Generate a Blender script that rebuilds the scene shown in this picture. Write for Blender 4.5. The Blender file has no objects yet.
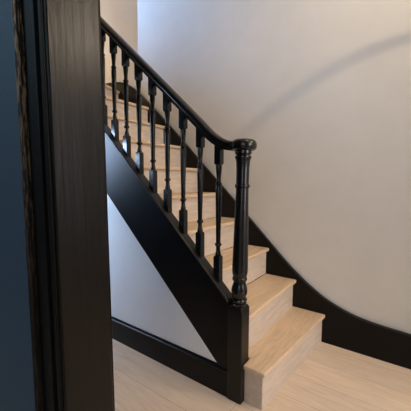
import bpy, bmesh, math
from mathutils import Vector, Matrix

scene = bpy.context.scene
COL = scene.collection
R, G, W = 0.2, 0.2111, 0.841          # rise, going, distance of the far wall from the string face
TAN_BEND = math.tan(math.radians(12))
BEND_X = -1.64

# ------------------------------------------------------------------ materials
def new_mat(name):
    m = bpy.data.materials.new(name); m.use_nodes = True
    nt = m.node_tree; b = nt.nodes['Principled BSDF']
    return m, nt, b

def ramp(nt, fac, stops):
    r = nt.nodes.new('ShaderNodeValToRGB')
    el = r.color_ramp.elements
    while len(el) > 1: el.remove(el[-1])
    el[0].position, el[0].color = stops[0][0], (*stops[0][1], 1)
    for p, c in stops[1:]:
        e = el.new(p); e.color = (*c, 1)
    nt.links.new(fac, r.inputs[0])
    return r.outputs[0]

def coords(nt, scale=(1, 1, 1), rot=(0, 0, 0), loc=(0, 0, 0)):
    t = nt.nodes.new('ShaderNodeTexCoord'); mp = nt.nodes.new('ShaderNodeMapping')
    mp.inputs['Scale'].default_value = scale
    mp.inputs['Rotation'].default_value = rot
    mp.inputs['Location'].default_value = loc
    nt.links.new(t.outputs['Object'], mp.inputs[0])
    return mp.outputs[0]

def noise(nt, vec, scale, detail=4, rough=.55, dist=0):
    n = nt.nodes.new('ShaderNodeTexNoise')
    n.inputs['Scale'].default_value = scale; n.inputs['Detail'].default_value = detail
    n.inputs['Roughness'].default_value = rough; n.inputs['Distortion'].default_value = dist
    nt.links.new(vec, n.inputs['Vector'])
    return n.outputs['Fac']

def bump(nt, b, height, strength, dist=.002):
    n = nt.nodes.new('ShaderNodeBump'); n.inputs['Strength'].default_value = strength
    n.inputs['Distance'].default_value = dist
    nt.links.new(height, n.inputs['Height']); nt.links.new(n.outputs[0], b.inputs['Normal'])

def mix(nt, fac, a, c, mode='MIX'):
    m = nt.nodes.new('ShaderNodeMix'); m.data_type = 'RGBA'; m.blend_type = mode
    if isinstance(fac, (int, float)): m.inputs[0].default_value = fac
    else: nt.links.new(fac, m.inputs[0])
    for i, v in ((6, a), (7, c)):
        if isinstance(v, tuple): m.inputs[i].default_value = (*v, 1)
        else: nt.links.new(v, m.inputs[i])
    return m.outputs[2]

def mat_plain(name, col, rough, var=.12, nscale=30, bstr=.08, spec=.5, coat=0):
    m, nt, b = new_mat(name)
    v = coords(nt)
    n = noise(nt, v, nscale)
    lo = tuple(c * (1 - var) for c in col); hi = tuple(min(1, c * (1 + var)) for c in col)
    nt.links.new(ramp(nt, n, [(.3, lo), (.7, hi)]), b.inputs['Base Color'])
    b.inputs['Roughness'].default_value = rough
    b.inputs['Specular IOR Level'].default_value = spec
    b.inputs['Coat Weight'].default_value = coat
    b.inputs['Coat Roughness'].default_value = .12
    if bstr: bump(nt, b, n, bstr)
    return m

def mat_oak(name, stretch, light, mid, dark, rough=.5, plank=None):
    m, nt, b = new_mat(name)
    v = coords(nt, stretch)
    vec = v
    if plank:
        tv = coords(nt)
        br = nt.nodes.new('ShaderNodeTexBrick')
        br.inputs['Color1'].default_value = (.25, .25, .25, 1)
        br.inputs['Color2'].default_value = (.75, .75, .75, 1)
        br.inputs['Mortar'].default_value = (0, 0, 0, 1)
        br.inputs['Scale'].default_value = 1
        br.inputs['Mortar Size'].default_value = .0009
        br.inputs['Mortar Smooth'].default_value = .2
        br.inputs['Brick Width'].default_value = plank[0]
        br.inputs['Row Height'].default_value = plank[1]
        br.offset = .37; br.offset_frequency = 2
        nt.links.new(tv, br.inputs['Vector'])
        add = nt.nodes.new('ShaderNodeVectorMath'); add.operation = 'MULTIPLY_ADD'
        add.inputs[1].default_value = (7, 5, 3)
        nt.links.new(br.outputs['Color'], add.inputs[0]); nt.links.new(v, add.inputs[2])
        vec = add.outputs[0]
    big = noise(nt, vec, 3.2, 5, .6, 1.1)
    col = ramp(nt, big, [(.28, dark), (.5, mid), (.72, light)])
    sc = nt.nodes.new('ShaderNodeVectorMath'); sc.operation = 'MULTIPLY'
    sc.inputs[1].default_value = tuple(4 if s > 2 else 1.5 for s in stretch)
    nt.links.new(vec, sc.inputs[0])
    fine = noise(nt, sc.outputs[0], 6, 6, .65)
    g = ramp(nt, fine, [(.3, (.86, .86, .86)), (.7, (1.06, 1.06, 1.06))])
    col = mix(nt, .6 if plank else .8, col, g, 'MULTIPLY')
    if plank:
        tone = ramp(nt, br.outputs['Color'], [(.2, (.9, .9, .9)), (.8, (1.06, 1.04, 1.02))])
        col = mix(nt, .8, col, tone, 'MULTIPLY')
        col = mix(nt, br.outputs['Fac'], col, (.28, .2, .14))
    nt.links.new(col, b.inputs['Base Color'])
    b.inputs['Roughness'].default_value = rough
    b.inputs['Specular IOR Level'].default_value = .35
    bump(nt, b, fine, .12, .001)
    return m

def mat_dark_wood(name, lo, hi, rough, stretch=(30, 30, 2.0), chips=0.0, spec=.5):
    m, nt, b = new_mat(name)
    v = coords(nt, stretch)
    n = noise(nt, v, 2.2, 6, .6, .6)
    col = ramp(nt, n, [(.3, lo), (.72, hi)])
    if chips:
        c = noise(nt, coords(nt, (130, 130, 12)), 1.5, 5, .7)
        fac = ramp(nt, c, [(.48, (0, 0, 0)), (.56, (chips, chips, chips))])
        sx = nt.nodes.new('ShaderNodeSeparateXYZ'); nt.links.new(coords(nt, (1, 1, .4)), sx.inputs[0])   # most of the wear is at hand height and above
        fac2 = ramp(nt, sx.outputs[2], [(.34, (.06, .06, .06)), (.58, (1, 1, 1))])
        col = mix(nt, mix(nt, 1.0, fac, fac2, 'MULTIPLY'), col, (.30, .21, .13))
    nt.links.new(col, b.inputs['Base Color'])
    b.inputs['Roughness'].default_value = rough
    b.inputs['Specular IOR Level'].default_value = spec
    dents = noise(nt, coords(nt, (14, 14, 5)), 1.6, 3, .5)
    bump(nt, b, mix(nt, .5, n, dents), .55, .003)
    return m

M_WALL = mat_plain('white_plaster', (.69, .675, .665), .75, .025, 6, .05, .25)
M_WALL2 = mat_plain('white_plaster_smooth', (.84, .83, .82), .7, .02, 5, .04, .25)
M_CEIL = mat_plain('ceiling_white', (.78, .76, .73), .8, .02, 6, .03, .2)
M_NAVY = mat_plain('navy_wall_paint', (.015, .034, .060), .6, .3, 260, .35, .35)
M_BLACK = mat_plain('black_satin_paint', (.004, .0038, .004), .32, .3, 14, .06, .35)
M_BLACKM = mat_plain('black_board_paint', (.004, .0034, .0034), .36, .3, 9, .08, .2)
M_GLOSS = mat_plain('black_gloss_varnish', (.004, .0036, .0036), .26, .3, 20, .03, .4, .1)
M_CAP = mat_dark_wood('dark_brown_black_varnish', (.006, .0045, .004), (.012, .009, .007), .36, (6, 30, 6))
M_TREAD = mat_oak('oak_tread', (9, 1.2, 9), (.73, .555, .385), (.655, .48, .325), (.55, .39, .255), .42)
M_RISER = mat_oak('oak_riser', (9, 1.2, 9), (.67, .57, .475), (.61, .505, .415), (.53, .43, .345), .5)  # same oak as treads; the risers' cooler light is put into the colour
M_FLOOR = mat_oak('oak_floor', (1.2, 9, 9), (.76, .62, .495), (.70, .565, .445), (.62, .485, .375), .4, (1.9, .19))
M_JAMB = mat_dark_wood('old_dark_stained_wood', (.0018, .0013, .0010), (.0055, .0038, .0026), .3, (34, 34, 1.6), 0, .2)
M_CASE = mat_dark_wood('old_black_paint', (.002, .0017, .0017), (.005, .0043, .004), .5, (25, 25, 3), 0, .1)
M_CHIP = mat_dark_wood('chipped_black_paint', (.003, .0026, .0026), (.006, .0055, .005), .5, (25, 25, 3), .6, .15)
M_METAL = mat_plain('dark_metal', (.03, .03, .03), .4, .1, 20, 0)

# ------------------------------------------------------------------ mesh helpers
def link(name, bm, mat, parent=None, smooth=None, bevel=0, seg=2):
    bmesh.ops.remove_doubles(bm, verts=bm.verts, dist=1e-6)
    bmesh.ops.recalc_face_normals(bm, faces=bm.faces)
    me = bpy.data.meshes.new(name); bm.to_mesh(me); bm.free()
    o = bpy.data.objects.new(name, me); COL.objects.link(o)
    me.materials.append(mat)
    if parent: o.parent = parent
    if smooth is not None:
        for p in me.polygons: p.use_smooth = True
        try: me.set_sharp_from_angle(angle=math.radians(smooth))
        except Exception: pass
    if bevel:
        md = o.modifiers.new('bevel', 'BEVEL'); md.width = bevel; md.segments = seg
        md.limit_method = 'ANGLE'; md.angle_limit = math.radians(40)
    return o

def empty(name, loc):
    o = bpy.data.objects.new(name, None); COL.objects.link(o); o.location = loc
    o.empty_display_size = .1
    return o

def box(bm, a, b):
    vs = [bm.verts.new((x, y, z)) for z in (a[2], b[2]) for y in (a[1], b[1]) for x in (a[0], b[0])]
    for f in ((0, 1, 3, 2), (4, 6, 7, 5), (0, 4, 5, 1), (2, 3, 7, 6), (0, 2, 6, 4), (1, 5, 7, 3)):
        bm.faces.new([vs[i] for i in f])

def prism(bm, pts, lo, hi, axis=2):
    """extrude a 2D outline along an axis. axis 2: pts are (x,y); axis 1: pts are (x,z)"""
    def P(p, h): return (p[0], p[1], h) if axis == 2 else (p[0], h, p[1])
    a = [bm.verts.new(P(p, lo)) for p in pts]; b = [bm.verts.new(P(p, hi)) for p in pts]
    bm.faces.new(a); bm.faces.new(b[::-1])
    n = len(pts)
    for i in range(n):
        bm.faces.new((a[i], a[(i + 1) % n], b[(i + 1) % n], b[i]))

def lathe(bm, prof, cx=0, cy=0, n=28):
    rings = []
    for r, z in prof:
        rings.append([bm.verts.new((cx + r * math.cos(2 * math.pi * i / n), cy + r * math.sin(2 * math.pi * i / n), z)) for i in range(n)])
    for a, b in zip(rings, rings[1:]):
        for i in range(n):
            bm.faces.new((a[i], a[(i + 1) % n], b[(i + 1) % n], b[i]))
    bm.faces.new(rings[0][::-1]); bm.faces.new(rings[-1])

def loft(bm, sections):
    """sections: list of closed loops of equal length, capped"""
    L = [[bm.verts.new(p) for p in s] for s in sections]
    n = len(L[0])
    for a, b in zip(L, L[1:]):
        for i in range(n):
            bm.faces.new((a[i], a[(i + 1) % n], b[(i + 1) % n], b[i]))
    bm.faces.new(L[0][::-1]); bm.faces.new(L[-1])

def interp(x, tab):
    """monotone-ish cubic (Catmull-Rom) interpolation of a table sorted by x"""
    if x <= tab[0][0]:
        s = (tab[1][1] - tab[0][1]) / (tab[1][0] - tab[0][0]); return tab[0][1] + s * (x - tab[0][0])
    if x >= tab[-1][0]: return tab[-1][1]
    for i in range(len(tab) - 1):
        if tab[i][0] <= x <= tab[i + 1][0]: break
    def sl(j):
        if j <= 0: return (tab[1][1] - tab[0][1]) / (tab[1][0] - tab[0][0])
        if j >= len(tab) - 1: return 0
        return (tab[j + 1][1] - tab[j - 1][1]) / (tab[j + 1][0] - tab[j - 1][0])
    h = tab[i + 1][0] - tab[i][0]; t = (x - tab[i][0]) / h
    a, b, m0, m1 = tab[i][1], tab[i + 1][1], sl(i) * h, sl(i + 1) * h
    return (2*t**3 - 3*t**2 + 1)*a + (t**3 - 2*t**2 + t)*m0 + (-2*t**3 + 3*t**2)*b + (t**3 - t**2)*m1

def wall_y(x):
    return W if x >= BEND_X else W - (BEND_X - x) * TAN_BEND

def structure(o):
    o['kind'] = 'structure'; return o

# ------------------------------------------------------------------ the setting
ZC = 3.2
XL, XR = -4.0, 4.2
bm = bmesh.new(); box(bm, (XL - .1, -4.0, -.05), (XR + .1, W + .12, 0))
structure(link('floor', bm, M_FLOOR))
bm = bmesh.new(); box(bm, (XL - .1, -4.0, ZC), (XR + .1, W + .12, ZC + .05))
structure(link('ceiling', bm, M_CEIL))
# far wall; bend above the winding steps shaped to edge the daylight patch sharply
bm = bmesh.new()
prism(bm, [(XR, W), (BEND_X, W), (XL, wall_y(XL)), (XL, W + .12), (XR, W + .12)], 0, ZC)
structure(link('wall_back', bm, M_WALL))
bm = bmesh.new(); box(bm, (XL - .1, -4.0, 0), (XL, W + .12, ZC)); structure(link('wall_left', bm, M_WALL))
bm = bmesh.new(); box(bm, (XR, -4.0, 0), (XR + .1, W + .12, ZC)); structure(link('wall_right', bm, M_WALL))
bm = bmesh.new(); box(bm, (XL, -4.1, 0), (XR, -4.0, ZC)); structure(link('wall_rear', bm, M_WALL))
# partition between the room with the camera and the hall, with the doorway
JX, JR, YN, YF, HD = .087, 1.02, -.892, -.777, 2.25
bm = bmesh.new()
box(bm, (XL, YN, 0), (JX - .06, YF, ZC)); box(bm, (JR + .03, YN, 0), (XR, YF, ZC))
box(bm, (JX - .06, YN, HD + .03), (JR + .03, YF, ZC))
structure(link('wall_front', bm, M_NAVY))
d = structure(empty('door_1', (JX, YF, 0)))
d.rotation_euler = (0, -.0205, 0)      # the old frame leans a little out of plumb
def door_part(name, bm, mat, **k):
    o = link(name, bm, mat, **k); o.parent = d; o.matrix_parent_inverse = Matrix.Translation((-JX, -YF, 0)); return o
bm = bmesh.new(); box(bm, (JX - .03, YN - .004, 0), (JX, YF + .004, HD)); door_part('jamb', bm, M_JAMB, bevel=.004)
bm = bmesh.new(); box(bm, (JR, YN - .004, 0), (JR + .03, YF + .004, HD)); door_part('jamb', bm, M_JAMB, bevel=.004)
bm = bmesh.new(); box(bm, (JX - .03, YN - .004, HD), (JR + .03, YF + .004, HD + .03)); door_part('head_jamb', bm, M_JAMB, bevel=.004)
# casing on the room side: flat board, a bead near the opening and a chipped outer back-band
CW = .078
for sgn, x0 in ((-1, JX - .006), (1, JR + .006)):
    bm = bmesh.new()
    prism(bm, [(x0, YN - .004), (x0, YN - .010), (x0 + sgn * .012, YN - .010), (x0 + sgn * .014, YN - .005), (x0 + sgn * .020, YN - .005), (x0 + sgn * .022, YN - .014),
               (x0 + sgn * CW, YN - .014), (x0 + sgn * CW, YN - .0005), (x0 + sgn * .02, YN - .0005)], 0, HD + .08)
    c = door_part('casing', bm, M_CASE, bevel=.0015)
    bm = bmesh.new()
    xb = x0 + sgn * (CW - .012)
    prism(bm, [(xb, YN - .0142), (xb + sgn * .003, YN - .026), (xb + sgn * .010, YN - .030), (xb + sgn * .017, YN - .026), (xb + sgn * .020, YN - .012), (xb + sgn * .0205, YN - .0005), (xb + sgn * .0125, YN - .0005), (xb + sgn * .0125, YN - .0142)], 0, HD + .08)
    door_part('back_band', bm, M_CHIP, bevel=.0015)
# hall-side casing
for sgn, x0 in ((-1, JX - .012), (1, JR + .012)):
    bm = bmesh.new(); box(bm, (min(x0, x0 + sgn * .09), YF + .0005, 0), (max(x0, x0 + sgn * .09), YF + .016, HD + .08))
    door_part('casing', bm, M_CASE, bevel=.003)
bm = bmesh.new(); box(bm, (JX - .006 - CW, YN - .016, HD + .03), (JR + .006 + CW, YN - .0005, HD + .11)); door_part('head_casing', bm, M_CASE, bevel=.003)

# wall under the stair string, its baseboard
SX0 = -.0565
def s_top(x): return .460 - .9516 * x
def s_bot(x): return .045 - .949 * x
bm = bmesh.new()
prism(bm, [(SX0, 0), (SX0, s_bot(SX0)), (-1.62, s_bot(-1.62)), (-1.62, 2.2), (XL, 2.2), (XL, 0)], .012, .040, 1)
structure(link('wall_under_stairs', bm, M_WALL2))
bm = bmesh.new()
prof = [(.0119, 0), (0, 0), (0, .128), (-.004, .132), (-.004, .138), (.002, .143), (.005, .150), (.0119, .152)]
loft(bm, [[(XL, y, z) for y, z in prof], [(SX0 - .0005, y, z) for y, z in prof]])
structure(link('baseboard_front', bm, M_BLACKM))

# far wall: stair string that sweeps down into the baseboard
TOP = [(-2.6, 2.09), (-2.3, 2.09), (-1.98, 2.09), (-1.902, 2.088), (-1.815, 2.074), (-1.705, 2.020), (-1.56, 1.905), (-1.465, 1.822), (-1.084, 1.476), (-.836, 1.238),
       (-.515, .935), (-.207, .638), (-.048, .485), (.098, .367), (.234, .284), (.417, .222), (.686, .197), (.95, .19), (1.2, .19)]
xs = [-2.6 + i * .04 for i in range(96)]
xs = sorted(set([round(x, 4) for x in xs if abs(x - BEND_X) > .01] + [BEND_X, XR]))
def band(y_in, y_out, dz0, dz1, full):
    secs = []
    for x in xs:
        z = interp(x, TOP); yw = wall_y(x)
        zb = max(0, z - .42) if full else z + dz0
        zt = z if full else z + dz1
        secs.append([(x, yw - y_in, zb), (x, yw - y_out, zb), (x, yw - y_out, zt), (x, yw - y_in, zt)])
    return secs
bm = bmesh.new(); loft(bm, band(.0005, .018, 0, 0, True))
bb = structure(link('baseboard_back', bm, M_BLACKM))
bm = bmesh.new(); loft(bm, band(.0005, .026, .0005, .012, False))
o = link('moulding', bm, M_BLACK, parent=bb, bevel=.004)

# ------------------------------------------------------------------ staircase
st = empty('staircase', (-.8, .42, 0))
st['label'] = 'light oak staircase with black side boards rising to the left along the wall'
st['category'] = 'staircase'
INV = Matrix.Translation((.8, -.42, 0))
def part(name, bm, mat, root=st, inv=INV, **k):
    o = link(name, bm, mat, **k); o.parent = root; o.matrix_parent_inverse = inv; return o
YI, YO = .048, W - .019
OV, TH, SH = .024, .025, .009
NOSE = {}
for k in range(2, 10): NOSE[k] = ((SH - (k - 2) * G, YI), (SH - (k - 2) * G, YO))
NOSE[1] = ((.137, .010), (.212, YO))
def far_end(x): return (x, wall_y(x) - .019)
NOSE[10] = ((-1.565, YI), far_end(-1.85))
NOSE[11] = ((-1.66, YI), far_end(-2.42))
NOSE[12] = ((-2.05, YI), far_end(-2.75))
def back(pt, d): return (pt[0] - d, pt[1])
for k in range(1, 12):
    (na, nb), (pa, pb) = NOSE[k], NOSE[k + 1]
    zt = k * R
    ba, bb_ = back(pa, OV), back(pb, OV)       # tread runs back to the next riser
    mid = []
    if nb[0] > BEND_X > bb_[0]: mid = [(BEND_X, W - .019)]
    if k == 1:
        out = [(.023, .010), na, nb, (-OV, YO), (-OV, .086), (.023, .086)]
    elif k == 2:
        out = [(0, .086), nb, *mid, bb_, ba, (-.074, YI), (-.074, .086)]
    else:
        out = [na, nb, *mid, bb_, ba]
    bm = bmesh.new(); prism(bm, out, zt - TH, zt)
    part('tread', bm, M_TREAD, bevel=.007, seg=3)
    # riser below the nosing
    ra, rb = back(na, OV), back(nb, OV)
    bm = bmesh.new()
    z0 = (k - 1) * R
    if k == 1:
        prism(bm, [(.1205, .027), (.193, YO), (.173, YO), (.1005, .045), (.023, .045), (.023, .027)], 0, zt - TH)
    else:
        if k == 2: ra = (ra[0], .086)
        prism(bm, [ra, rb, back(rb, .018), back(ra, .018)], z0 + (0 if k > 1 else 0), zt - TH)
    part('riser', bm, M_RISER, bevel=.002)
# outer string board with its sloping cap
bm = bmesh.new()
XE = -1.62
prism(bm, [(SX0, s_top(SX0) - .02), (SX0, .152), (-.113, .152), (XE, s_bot(XE)), (XE, s_top(XE) - .02)], 0, .044, 1)
part('outer_string', bm, M_BLACKM)
bm = bmesh.new()
dx = .018 * .69; dz = .018 * .72
secs = []
for x in (SX0, XE):
    z = s_top(x)
    secs.append([(x, -.006, z - .0185), (x, -.011, z - .012), (x, -.011, z - .004), (x, -.006, z), (x, .052, z), (x, .056, z - .006), (x, .056, z - .020), (x, .044, z - .020)])
loft(bm, secs)
part('string_cap', bm, M_CAP, bevel=.002)
# ------------------------------------------------------------------ balustrade
BX, BY = -.017, .032
bal = empty('balustrade', (BX, BY, 0))
bal['label'] = 'glossy black banister with turned balusters and a round-topped newel post at the stair foot'
bal['category'] = 'banister'
BINV = Matrix.Translation((-BX, -BY, 0))
# newel
bm = bmesh.new(); H = .039
c0 = .472
def sq(h, z): return [(BX - h, BY - h, z), (BX + h, BY - h, z), (BX + h, BY + h, z), (BX - h, BY + h, z)]
loft(bm, [sq(H, 0), sq(H, c0), sq(H * .93, c0 + .010), sq(H * .80, c0 + .017)])
newel = part('newel_post', bm, M_BLACK, bal, BINV, bevel=.003)
def npart(name, bm, **k):
    for v in bm.verts: v.co.x += .011 * max(0, v.co.z - .47) / .78     # the old post leans a touch
    for v in bm.verts:
        if v.co.z > 1.1: v.co.z -= .007 * min(1, (v.co.z - 1.1) / .1)
    o = link(name, bm, M_GLOSS, smooth=35, **k); o.parent = newel
    return o
bm = bmesh.new()
SHAFT = [(.030, c0 + .012), (.0345, c0 + .018), (.0350, c0 + .024), (.033, c0 + .030), (.0285, c0 + .033), (.0285, c0 + .037),
    (.0325, c0 + .039), (.0345, c0 + .045), (.0325, c0 + .051), (.0275, c0 + .054),
    (.0285, .532), (.0330, .545), (.0345, .560), (.0330, .577), (.0285, .594), (.0262, .606), (.0265, .612),
    (.0300, .614), (.0320, .619), (.0320, .625), (.0300, .630), (.0275, .632), (.0290, .636),
    (.0325, .648), (.0335, .665), (.0330, .70), (.0318, .77), (.0300, .86), (.0282, .95), (.0268, 1.03), (.0265, 1.062),
    (.0265, 1.064), (.0295, 1.066), (.0312, 1.071), (.0312, 1.076), (.0295, 1.081), (.0265, 1.083),
    (.0265, 1.10), (.0272, 1.16), (.0285, 1.195), (.0310, 1.207), (.0335, 1.212), (.0345, 1.217), (.0330, 1.222), (.0285, 1.224),
    (.0290, 1.228), (.0340, 1.231), (.0345, 1.238), (.0345, 1.247)]
SHAFT = [(r_ * (1.02 if z_ < .5 else 1.15), z_) for r_, z_ in SHAFT]
lathe(bm, SHAFT, BX, BY)
npart('turned_shaft', bm)
bm = bmesh.new()
cap = [(.030, 1.2475), (.045, 1.2475), (.0515, 1.252), (.0548, 1.261), (.0555, 1.271), (.0540, 1.282), (.0490, 1.291), (.040, 1.297), (.026, 1.300), (.008, 1.301)]
cap = [(r_ * 1.11, z_) for r_, z_ in cap]
lathe(bm, cap, BX + .001, BY, 40)
npart('newel_cap', bm)
# handrail
RB0 = 1.325
def rail_bot(x): return RB0 + .905 * (-x - .221)
path = [(XE, rail_bot(XE)), (-1.2, rail_bot(-1.2)), (-.7, rail_bot(-.7)), (-.27, rail_bot(-.27) - .003)]
P0, P1, P2 = Vector((-.27, rail_bot(-.27) - .003)), Vector((-.150, 1.243)), Vector((-.062, 1.2425))
for i in range(1, 15):
    t = i / 14; p = P0 * (1 - t) ** 2 + P1 * 2 * t * (1 - t) + P2 * t * t
    path.append((p.x, p.y))
sec = [(u_ * 1.12, v_ * 1.03) for u_, v_ in [(-.021, 0), (.021, 0), (.0235, .0025), (.0235, .0065), (.0215, .009), (.0255, .014), (.0275, .023), (.026, .032), (.021, .040), (.013, .0445), (0, .046),
       (-.013, .0445), (-.021, .040), (-.026, .032), (-.0275, .023), (-.0255, .014), (-.0215, .009), (-.0235, .0065), (-.0235, .0025)]]
RY = .034
secs = []
for i, (x, z) in enumerate(path):
    a = Vector(path[max(0, i - 1)]); b = Vector(path[min(len(path) - 1, i + 1)])
    t = (b - a).normalized(); n = Vector((-t.y, t.x))
    if n.y < 0: n = -n
    if i == 0 or i == len(path) - 1: n = Vector((0, 1)) if i else n
    secs.append([(x + n.x * v, RY + u, z + n.y * v) for u, v in sec])
bm = bmesh.new(); loft(bm, secs)
part('handrail', bm, M_GLOSS, bal, BINV, smooth=30)
def rail_under(x):
    for (xa, za), (xb, zb) in zip(path, path[1:]):
        if xa <= x <= xb: return za + (zb - za) * (x - xa) / (xb - xa)
    return path[-1][1]
# balusters
PITCH = .1166
for i in range(12):
    x = -.144 - PITCH * i
    z0, z3 = s_top(x), rail_under(x)
    z1, z2 = z0 + .118, z3 - .088
    h = .0172
    bm = bmesh.new()
    def sq2(h, zf): return [(x + sx * h, RY + sy * h, zf(x + sx * h)) for sx, sy in ((-1, -1), (1, -1), (1, 1), (-1, 1))]
    loft(bm, [sq2(h, lambda q: s_top(q) + .0005), sq2(h, lambda q: z1 - .006), sq2(h * .8, lambda q: z1)])
    loft(bm, [sq2(h * .8, lambda q: z2), sq2(h, lambda q: z2 + .006), sq2(h, lambda q: rail_under(q) - .0005)])
    L = z2 - z1
    f = lambda t: z1 + L * t
    lathe(bm, [(r_ * 1.2, z_) for r_, z_ in [(.0118, f(0) - .002), (.0128, f(.01)), (.0118, f(.03)), (.0098, f(.055)), (.0092, f(.09)), (.0098, f(.105)), (.0135, f(.112)), (.0148, f(.122)), (.0148, f(.13)), (.0130, f(.14)), (.0098, f(.147)),
               (.0100, f(.17)), (.0112, f(.35)), (.0126, f(.55)), (.0136, f(.70)), (.0136, f(.75)), (.0115, f(.775)), (.0105, f(.78)), (.0142, f(.787)), (.0144, f(.80)), (.0108, f(.812)), (.0092, f(.83)), (.0098, f(.87)), (.0120, f(.93)), (.0134, f(.975)), (.0125, f(1) + .002)]], x, RY, 16)
    part('baluster', bm, M_GLOSS, bal, BINV, smooth=35)

# ------------------------------------------------------------------ pendant lamp of the hall (above the frame); its ring throws the arc on the wall
LX, LY, LZ = .60, -.06, 2.71
lamp = empty('pendant_lamp', (LX, LY, ZC))
lamp['label'] = 'open ring pendant lamp hanging from the hall ceiling above the stair foot'
lamp['category'] = 'lamp'
LINV = Matrix.Translation((-LX, -LY, -ZC))
bm = bmesh.new(); lathe(bm, [(.05, ZC - .02), (.05, ZC - .0005)], LX, LY); lathe(bm, [(.003, LZ + .07), (.003, ZC - .02)], LX, LY, 8)
part('cord', bm, M_METAL, lamp, LINV)
bm = bmesh.new(); lathe(bm, [(.016, LZ + .02), (.02, LZ + .03), (.02, LZ + .07), (.006, LZ + .08)], LX, LY, 20)
part('socket', bm, M_METAL, lamp, LINV)
RR, RZ = .20, LZ - .20 * .905
bm = bmesh.new()
n = 64
secs = []
for i in range(n + 1):
    a = 2 * math.pi * i / n
    secs.append([(LX + (RR + .0045 * math.cos(q)) * math.cos(a), LY + (RR + .0045 * math.cos(q)) * math.sin(a), RZ + .0045 * math.sin(q)) for q in [j * math.pi / 4 for j in range(8)]])
loft(bm, secs)
part('ring', bm, M_METAL, lamp, LINV, smooth=40)
bm = bmesh.new()
for a in (math.radians(-30), math.radians(-90), math.radians(-150)):
    p, q = Vector((LX + .018 * math.cos(a), LY + .018 * math.sin(a), LZ + .06)), Vector((LX + RR * math.cos(a), LY + RR * math.sin(a), RZ))
    t = (q - p).normalized(); u = t.cross(Vector((0, 0, 1))).normalized(); v = t.cross(u)
    loft(bm, [[tuple(c + u * .001 * math.cos(w) + v * .001 * math.sin(w)) for w in [j * math.pi / 3 for j in range(6)]] for c in (p, q)])
part('stay', bm, M_METAL, lamp, LINV)

def light(name, kind, loc, energy, color, target=None, **k):
    l = bpy.data.lights.new(name, kind); l.energy = energy; l.color = color
    o = bpy.data.objects.new(name, l); COL.objects.link(o); o.location = loc
    if target is not None:
        o.rotation_euler = (Vector(target) - Vector(loc)).to_track_quat('-Z', 'Y').to_euler()
    for a, v in k.items(): setattr(l, a, v)
    return o
light('pendant_bulb', 'POINT', (LX, LY, LZ), 17, (1, .74, .42), shadow_soft_size=.009)
light('hall_end_fill', 'AREA', (XR - .05, -.2, 1.5), 54, (1, .98, .98), (0, .0, 1.2), shape='RECTANGLE', size=1.0, size_y=2.2)  # added soft fill for risers and walls, no door built behind it
light('hall_window_daylight', 'AREA', (-2.05, YF + .03, 1.3), 27, (.52, .70, 1), (-1.5, .5, .8), shape='RECTANGLE', size=.6, size_y=.8, spread=math.radians(95))
light('landing_window_daylight', 'AREA', (-3.9, .34, 2.9), 10, (.22, .52, 1), (-1.45, .84, 2.75), shape='RECTANGLE', size=.06, size_y=.3, spread=math.radians(38))
light('landing_warm_fill', 'POINT', (-2.5, .3, 2.4), 12, (1, .72, .40), shadow_soft_size=.06)  # unseen fill, added to warm the bent wall by the upper steps
light('jamb_sheen_fill', 'POINT', (2.2, .6, 2.62), 40, (1, .82, .62), shadow_soft_size=.12)  # added out of view to give the jamb its warm sheen near the top
light('room_window_daylight', 'AREA', (-1.5, -3.0, 2.6), 22, (.48, .78, 1), (-.2, -.9, 1.5), shape='RECTANGLE', size=1.4, size_y=1.0)
light('room_side_fill', 'AREA', (1.7, -3.9, 1.7), 24, (1, .98, .97), (.4, .8, 1.2), shape='RECTANGLE', size=1.2, size_y=1.6)  # added neutral fill behind the camera, lifts walls and treads more than risers

w = bpy.data.worlds.new('world'); scene.world = w; w.use_nodes = True
w.node_tree.nodes['Background'].inputs[0].default_value = (.7, .8, 1, 1)
w.node_tree.nodes['Background'].inputs[1].default_value = .3

# ------------------------------------------------------------------ camera
cam = bpy.data.cameras.new('camera'); co = bpy.data.objects.new('camera', cam); COL.objects.link(co)
cam.sensor_fit = 'HORIZONTAL'; cam.sensor_width = 36; cam.lens = 291.36 / 411 * 36; cam.clip_start = .01
yaw, pitch, roll = .62449, .086324, .0052974
f = Vector((-math.sin(yaw) * math.cos(pitch), math.cos(yaw) * math.cos(pitch), -math.sin(pitch)))
r = Vector((math.cos(yaw), math.sin(yaw), 0)); u = r.cross(f)
r2 = r * math.cos(roll) + u * math.sin(roll); u2 = -r * math.sin(roll) + u * math.cos(roll)
m = Matrix((r2, u2, -f)).transposed().to_4x4(); m.translation = (.66195, -1.19732, 1.10001)
co.matrix_world = m
scene.camera = co
vs = scene.view_settings
vs.view_transform = 'Standard'; vs.look = 'None'; vs.gamma = 1; vs.use_curve_mapping = False; vs.exposure = .5
